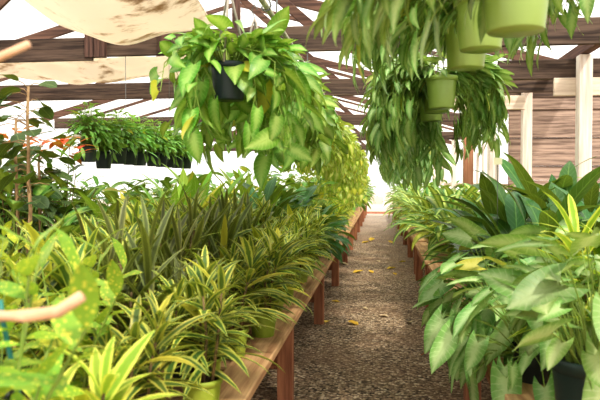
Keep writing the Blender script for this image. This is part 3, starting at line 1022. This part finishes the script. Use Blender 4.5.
def red_plant(seed, loc, label, H):
    parts = shrub_plant(seed, POTB, 'ellip', .13, .05, M['dieffenbachia'], 10, H, 9, .5, .2, .28, 'stem_brown')
    rng = random.Random(seed); lv = Leaves('ellip', .15, .07, .5, .2, rng)
    for i in range(34):
        az = i * 2.399
        q = .19 * math.sqrt((i + .5) / 34)
        lv.put((math.cos(az) * q, math.sin(az) * q, .15 + H * rng.uniform(.9, 1.02)), dirv(az + rng.uniform(-.6, .6), rng.uniform(-.3, .6)), s=rng.uniform(.7, 1.1))
    parts['red_bracts'] = lv.mb.mesh('red_bracts', M['red'])
    o = root('poinsettia', loc, label, 'flower', 'red flowering plants')
    assemble(o, parts)['red_bracts']['label'] = 'orange red bracts'


p = at(10, 160, 4.55); red_plant(201, (p.x, 4.55, BT), 'red-topped plant behind the thin saplings, at the very edge', 1.12)
p = at(60, 160, 4.65); red_plant(202, (p.x, 4.65, BT), 'red-topped plant beside the near end of the square black pots', 1.06)

# ------------------------------------------------------------------ small things
rng = random.Random(77)
for i, (px, py, kind, s, lb) in enumerate([
        (340, 302, 0, 1.0, 'yellow fallen leaf on the gravel in front of the third bench leg'), (328, 321, 0, 1.1, 'yellow fallen leaf at the foot of a bench leg'),
        (358, 325, 0, 1.3, 'largest yellow fallen leaf in the middle of the aisle gravel'), (353, 273, 0, 1.9, 'large yellow fallen leaf beside the pale curled one'),
        (348, 265, 1, 1.5, 'pale curled dry leaf on the gravel by the bench legs'), (387, 269, 0, 1.6, 'yellow fallen leaf in the aisle centre, beyond the middle'),
        (373, 273, 0, 1.2, 'small yellow fallen leaf between two larger ones'), (389, 317, 1, 1.1, 'pale dry leaf on the gravel toward the arrowhead plants'),
        (368, 309, 1, .7, 'tiny pale leaf scrap on the middle gravel'), (399, 262, 0, 1.2, 'yellow fallen leaf near the corn plant bench leg'),
        (371, 241, 0, 2.2, 'yellow fallen leaf far down the aisle'), (362, 243, 0, 2.0, 'yellow fallen leaf far down the aisle close to the dracaena bench'),
        (392, 243, 0, 1.6, 'yellow fallen leaf far down the aisle close to the corn plants'), (380, 262, 1, 1.0, 'pale leaf scrap on the gravel beyond the yellow leaves'),
        (408, 322, 1, .9, 'pale dry leaf on the gravel beside the arrowhead bench'), (396, 275, 0, .9, 'small yellow leaf on gravel beside the right bench leg')]):
    V, f, uv = leaf('round' if kind == 0 else 'ellip', .105 * s, .065 * s, rng.uniform(-.7, -.1), .7, 4, 6, .05, 0, rng)
    mb = MB(); V[:, 2] -= V[:, 2].min(); mb.add(V, f, uv)
    o = link('fallen_leaf', mb.mesh('fallen_leaf', M['fallen' if kind == 0 else 'fallen_dry']), None, ground(px, py, .004))
    o.rotation_euler = (0, 0, rng.uniform(0, 6.28))
    tag(o, lb, 'leaf', 'fallen leaves on the gravel')

b = MB()
b.tube([at(-70, 470, .98), at(-40, 345, .98), at(-8, 316, 1.0), at(25, 316, 1.0), at(58, 312, 1.0), at(72, 303, 1.0), at(82, 296, 1.0)], .0125, 10, .010)
tag(link('bent_cane', b.mesh('bent_cane', M['cane_dry'])), 'pale pinkish bent dry stem crossing in front of the spotted plant', 'stem')
b = MB()
q = at(-150, 150, 1.05); b.tube([Vector((q.x - .12, 1.05, BT)), Vector((q.x, 1.05, 1.25)), at(-60, 92, 1.1), at(0, 57, 1.1), at(29, 44, 1.1)], .010, 10, .007)
tag(link('bent_cane', b.mesh('bent_cane', M['cane_dry'])), 'pale pinkish dry stem tip pointing up in front of the roof beam', 'stem')
b = MB()
q = at(30, 470, 1.35); b.tube([Vector((q.x + .02, 1.35, BT)), at(20, 400, 1.35), at(3, 322, 1.35), at(0, 300, 1.35)], .006, 8)
tag(link('plant_stake', b.mesh('plant_stake', M['teal'])), 'thin teal plastic stake among the spotted foreground leaves', 'stake')
b = MB()
b.tube([at(421, 355, 3.9), at(436, 346, 3.9), at(463, 327, 4.17)], .005, 6, .004)
b.tube([at(436, 346, 3.9), at(433, 338, 3.9)], .003, 5)
tag(link('dry_twig', b.mesh('dry_twig', M['leg'])), 'thin reddish dry twig poking into the aisle below the arrowhead leaves', 'twig')
t = root('white_tub', (-.12, 42, 0), 'small white tub at the bright far end of the aisle', 'tub')
b = MB(); b.lathe([(.30, 0), (.36, .5), (.40, .52), (.40, .62), (.36, .62), (.33, .3)], 24); link('body', b.mesh('body', M['white_tub']), t)
t = root('plant_tag', at(498, 168, 4.0), 'small cream plant tag standing among the dark glossy leaves', 'tag', rz=.2)
b = MB(); b.box((-.026, -.001, .02), (.026, .001, .062)); bevelled(link('card', b.mesh('card', M['tag'], False), t), .001)
b = MB(); b.tube([(0, .003, -.45), (0, .003, .04)], .002, 5); link('stake', b.mesh('stake', M['wire']), t)

# ------------------------------------------------------------------ labels of the plants, told apart by row and turn
PHR = {
    'dr1': ('yellow-edged dracaena along the plank edge of the bench, %s from the camera', 'plant', 'dracaenas along the bench edge'),
    'dr2': ('yellow-edged dracaena behind the edge row of dracaenas, %s from the camera', 'plant', 'dracaenas in the second row'),
    'pl1': ('glossy dark peace lily at the bench edge beyond the dracaenas, %s of its row', 'plant', 'peace lilies at the bench edge'),
    'pl2': ('glossy dark peace lily in second row beyond the dracaenas, %s of that row', 'plant', 'peace lilies in the second row'),
    'gl1': ('golden-edged dracaena at the bench edge beyond the peace lilies, %s of its row', 'plant', 'golden dracaenas at the bench edge'),
    'di1': ('green dumb cane at the far bench edge near the bright end, %s of its row', 'plant', 'far dumb canes at the bench edge'),
    'di2': ('green dumb cane in second row behind golden dracaenas, %s of that row', 'plant', 'dumb canes in the second row'),
    'co2': ('bronze-green cordyline with dark stems between the two dracaena rows, %s from the camera', 'plant', 'bronze cordylines between dracaenas'),
    'co3': ('bronze-green cordyline with narrow upright leaves behind the dracaenas, %s from the camera', 'plant', 'bronze cordylines'),
    'ag0': ('pale-centred aglaonema behind the bronze cordylines, %s from the camera', 'plant', 'aglaonemas behind the cordylines'),
    'la3': ('light green upright lance-leaved plant behind the dracaenas, %s from the camera', 'plant', 'lance-leaved plants'),
    'di3': ('green dumb cane in line behind the light lance-leaved plants, %s of that line', 'plant', 'dumb canes in the third row'),
    'ag4': ('pale-centred aglaonema just behind the light lance-leaved plants, %s from the camera', 'plant', 'aglaonemas in the nearer row'),
    'ag5': ('pale-centred aglaonema below the square black pots, %s from the camera', 'plant', 'aglaonemas below the black pots'),
    'di6': ('mid-green dumb cane just behind the aglaonemas, %s from the camera', 'plant', 'dumb canes behind the aglaonemas'),
    'di7': ('mid-green dumb cane in the last bench row behind everything, %s from the camera', 'plant', 'dumb canes in the last row'),
    'fb': ('dark dusty-leaved rubber plant bush behind the thin saplings, %s from the camera', 'plant', 'rubber plants behind the saplings'),
    'gf': ('golden striped dracaena low in the near corner, long yellow leaves reaching past the bent stem', 'plant', None),
    'ye': ('golden yellow dracaena standing among the bronze cordylines', 'plant', None),
    'au': (['blurred yellow-spotted aucuba filling the near corner behind the pale bent stem', 'yellow-spotted aucuba just behind the pale bent stem, smaller and sharper'], 'plant', 'spotted aucubas'),
    'gs': (['small-leaved golden shrub right beside the near spotted aucuba', 'small-leaved golden shrub in front of the thin saplings'], 'plant', 'golden shrubs'),
    'sy1': ('big pale arrowhead plant in the large dark green pot', 'plant', None),
    'sy2': ('pale arrowhead plant spilling over the aisle edge of the bench, %s behind the dark pot', 'plant', 'arrowhead plants on the bench'),
    'sy3': ('pale arrowhead plant away from the aisle, %s behind the large dark pot', 'plant', 'arrowhead plants away from the aisle'),
    'gd': ('bright golden striped dracaena above the arrowhead plants', 'plant', None),
    'as1': ('dark glossy cast iron plant nearest the aisle, %s from the camera', 'plant', 'cast iron plants nearest the aisle'),
    'as2': ('dark glossy cast iron plant in the middle of its bench, %s from the camera', 'plant', 'cast iron plants mid bench'),
    'as3': ('dark glossy cast iron plant next to the pale wall posts, %s from the camera', 'plant', 'cast iron plants by the posts'),
    'pl4': ('glossy peace lily between the arrowhead plants and striped corn plants, %s from the camera', 'plant', 'peace lilies by the corn plants'),
    'cp1': ('pale-striped corn plant arching over the bench corner, %s from the camera', 'plant', 'corn plants at the bench corner'),
    'cp2': ('pale-striped corn plant behind the aisle-edge corn plants, %s from the camera', 'plant', 'corn plants behind'),
    'cp3': ('corn plant along the far stretch of bench, %s beyond the bench corner', 'plant', 'far corn plants'),
    'di8': ('green dumb cane behind the far corn plants, %s from the camera', 'plant', 'far dumb canes behind the corn plants'),
    'di9': ('green dumb cane at the last stretch of the corn plant bench, %s of its row', 'plant', 'last dumb canes'),
    'h1': ('hanging heart-leaved pothos over the dracaena bench, %s along its pipe', 'hanging plant', 'dark-potted hanging plants'),
    'h2': ('trailing arrowhead plant in a lime green hanging pot, %s along its pipe', 'hanging plant', 'lime-potted hanging plants'),
    'h3': (['trailing plant in the top corner above the golden striped dracaena, nearer of two', 'trailing plant in the top corner just beside the lime pots, farther of two'], 'hanging plant', 'hanging plants by the posts'),
    'h4': ('square black hanging pot of narrow green leaves, %s in its row from the camera', 'hanging plant', 'square black hanging pots'),
}
by = {}
for o, k in PLANTS:
    by.setdefault(k, []).append(o)
for k, os_ in by.items():
    os_.sort(key=lambda o: o.location.y)
    ph_, cat, grp = PHR[k]
    for i, o in enumerate(os_):
        if isinstance(ph_, list):
            lb = ph_[i]
        else:
            lb = ph_ % ORD[i] if '%s' in ph_ else ph_
        tag(o, lb, cat, grp)
        if 'key' in o and not globals().get('KEEP_KEYS'):
            del o['key']

# ------------------------------------------------------------------ light
w = bpy.data.worlds.new('bright_sky')
SC.world = w
w.use_nodes = True
nt = w.node_tree
nt.nodes.clear()
out = N(nt, 'ShaderNodeOutputWorld')
bg = N(nt, 'ShaderNodeBackground')
tc = N(nt, 'ShaderNodeTexCoord')
sx = N(nt, 'ShaderNodeSeparateXYZ')
nt.links.new(tc.outputs['Generated'], sx.inputs[0])
c = mixc(nt, maprange(nt, sx.outputs[2], 0.0, 0.6), (1.0, .97, .92, 1), (.96, .98, 1.0, 1))
nt.links.new(c, bg.inputs[0])
bg.inputs[1].default_value = 1.35
nt.links.new(bg.outputs[0], out.inputs[0])
sd = bpy.data.lights.new('sun', 'SUN')
sd.energy = 6.5
sd.angle = math.radians(6)
sd.color = (1.0, .95, .86)
so = bpy.data.objects.new('sun', sd)
COL.objects.link(so)
so.rotation_euler = (math.radians(38), math.radians(14), math.radians(20))

SC.view_settings.view_transform = 'Standard'
SC.view_settings.look = 'Medium High Contrast'
SC.view_settings.exposure = 0.0
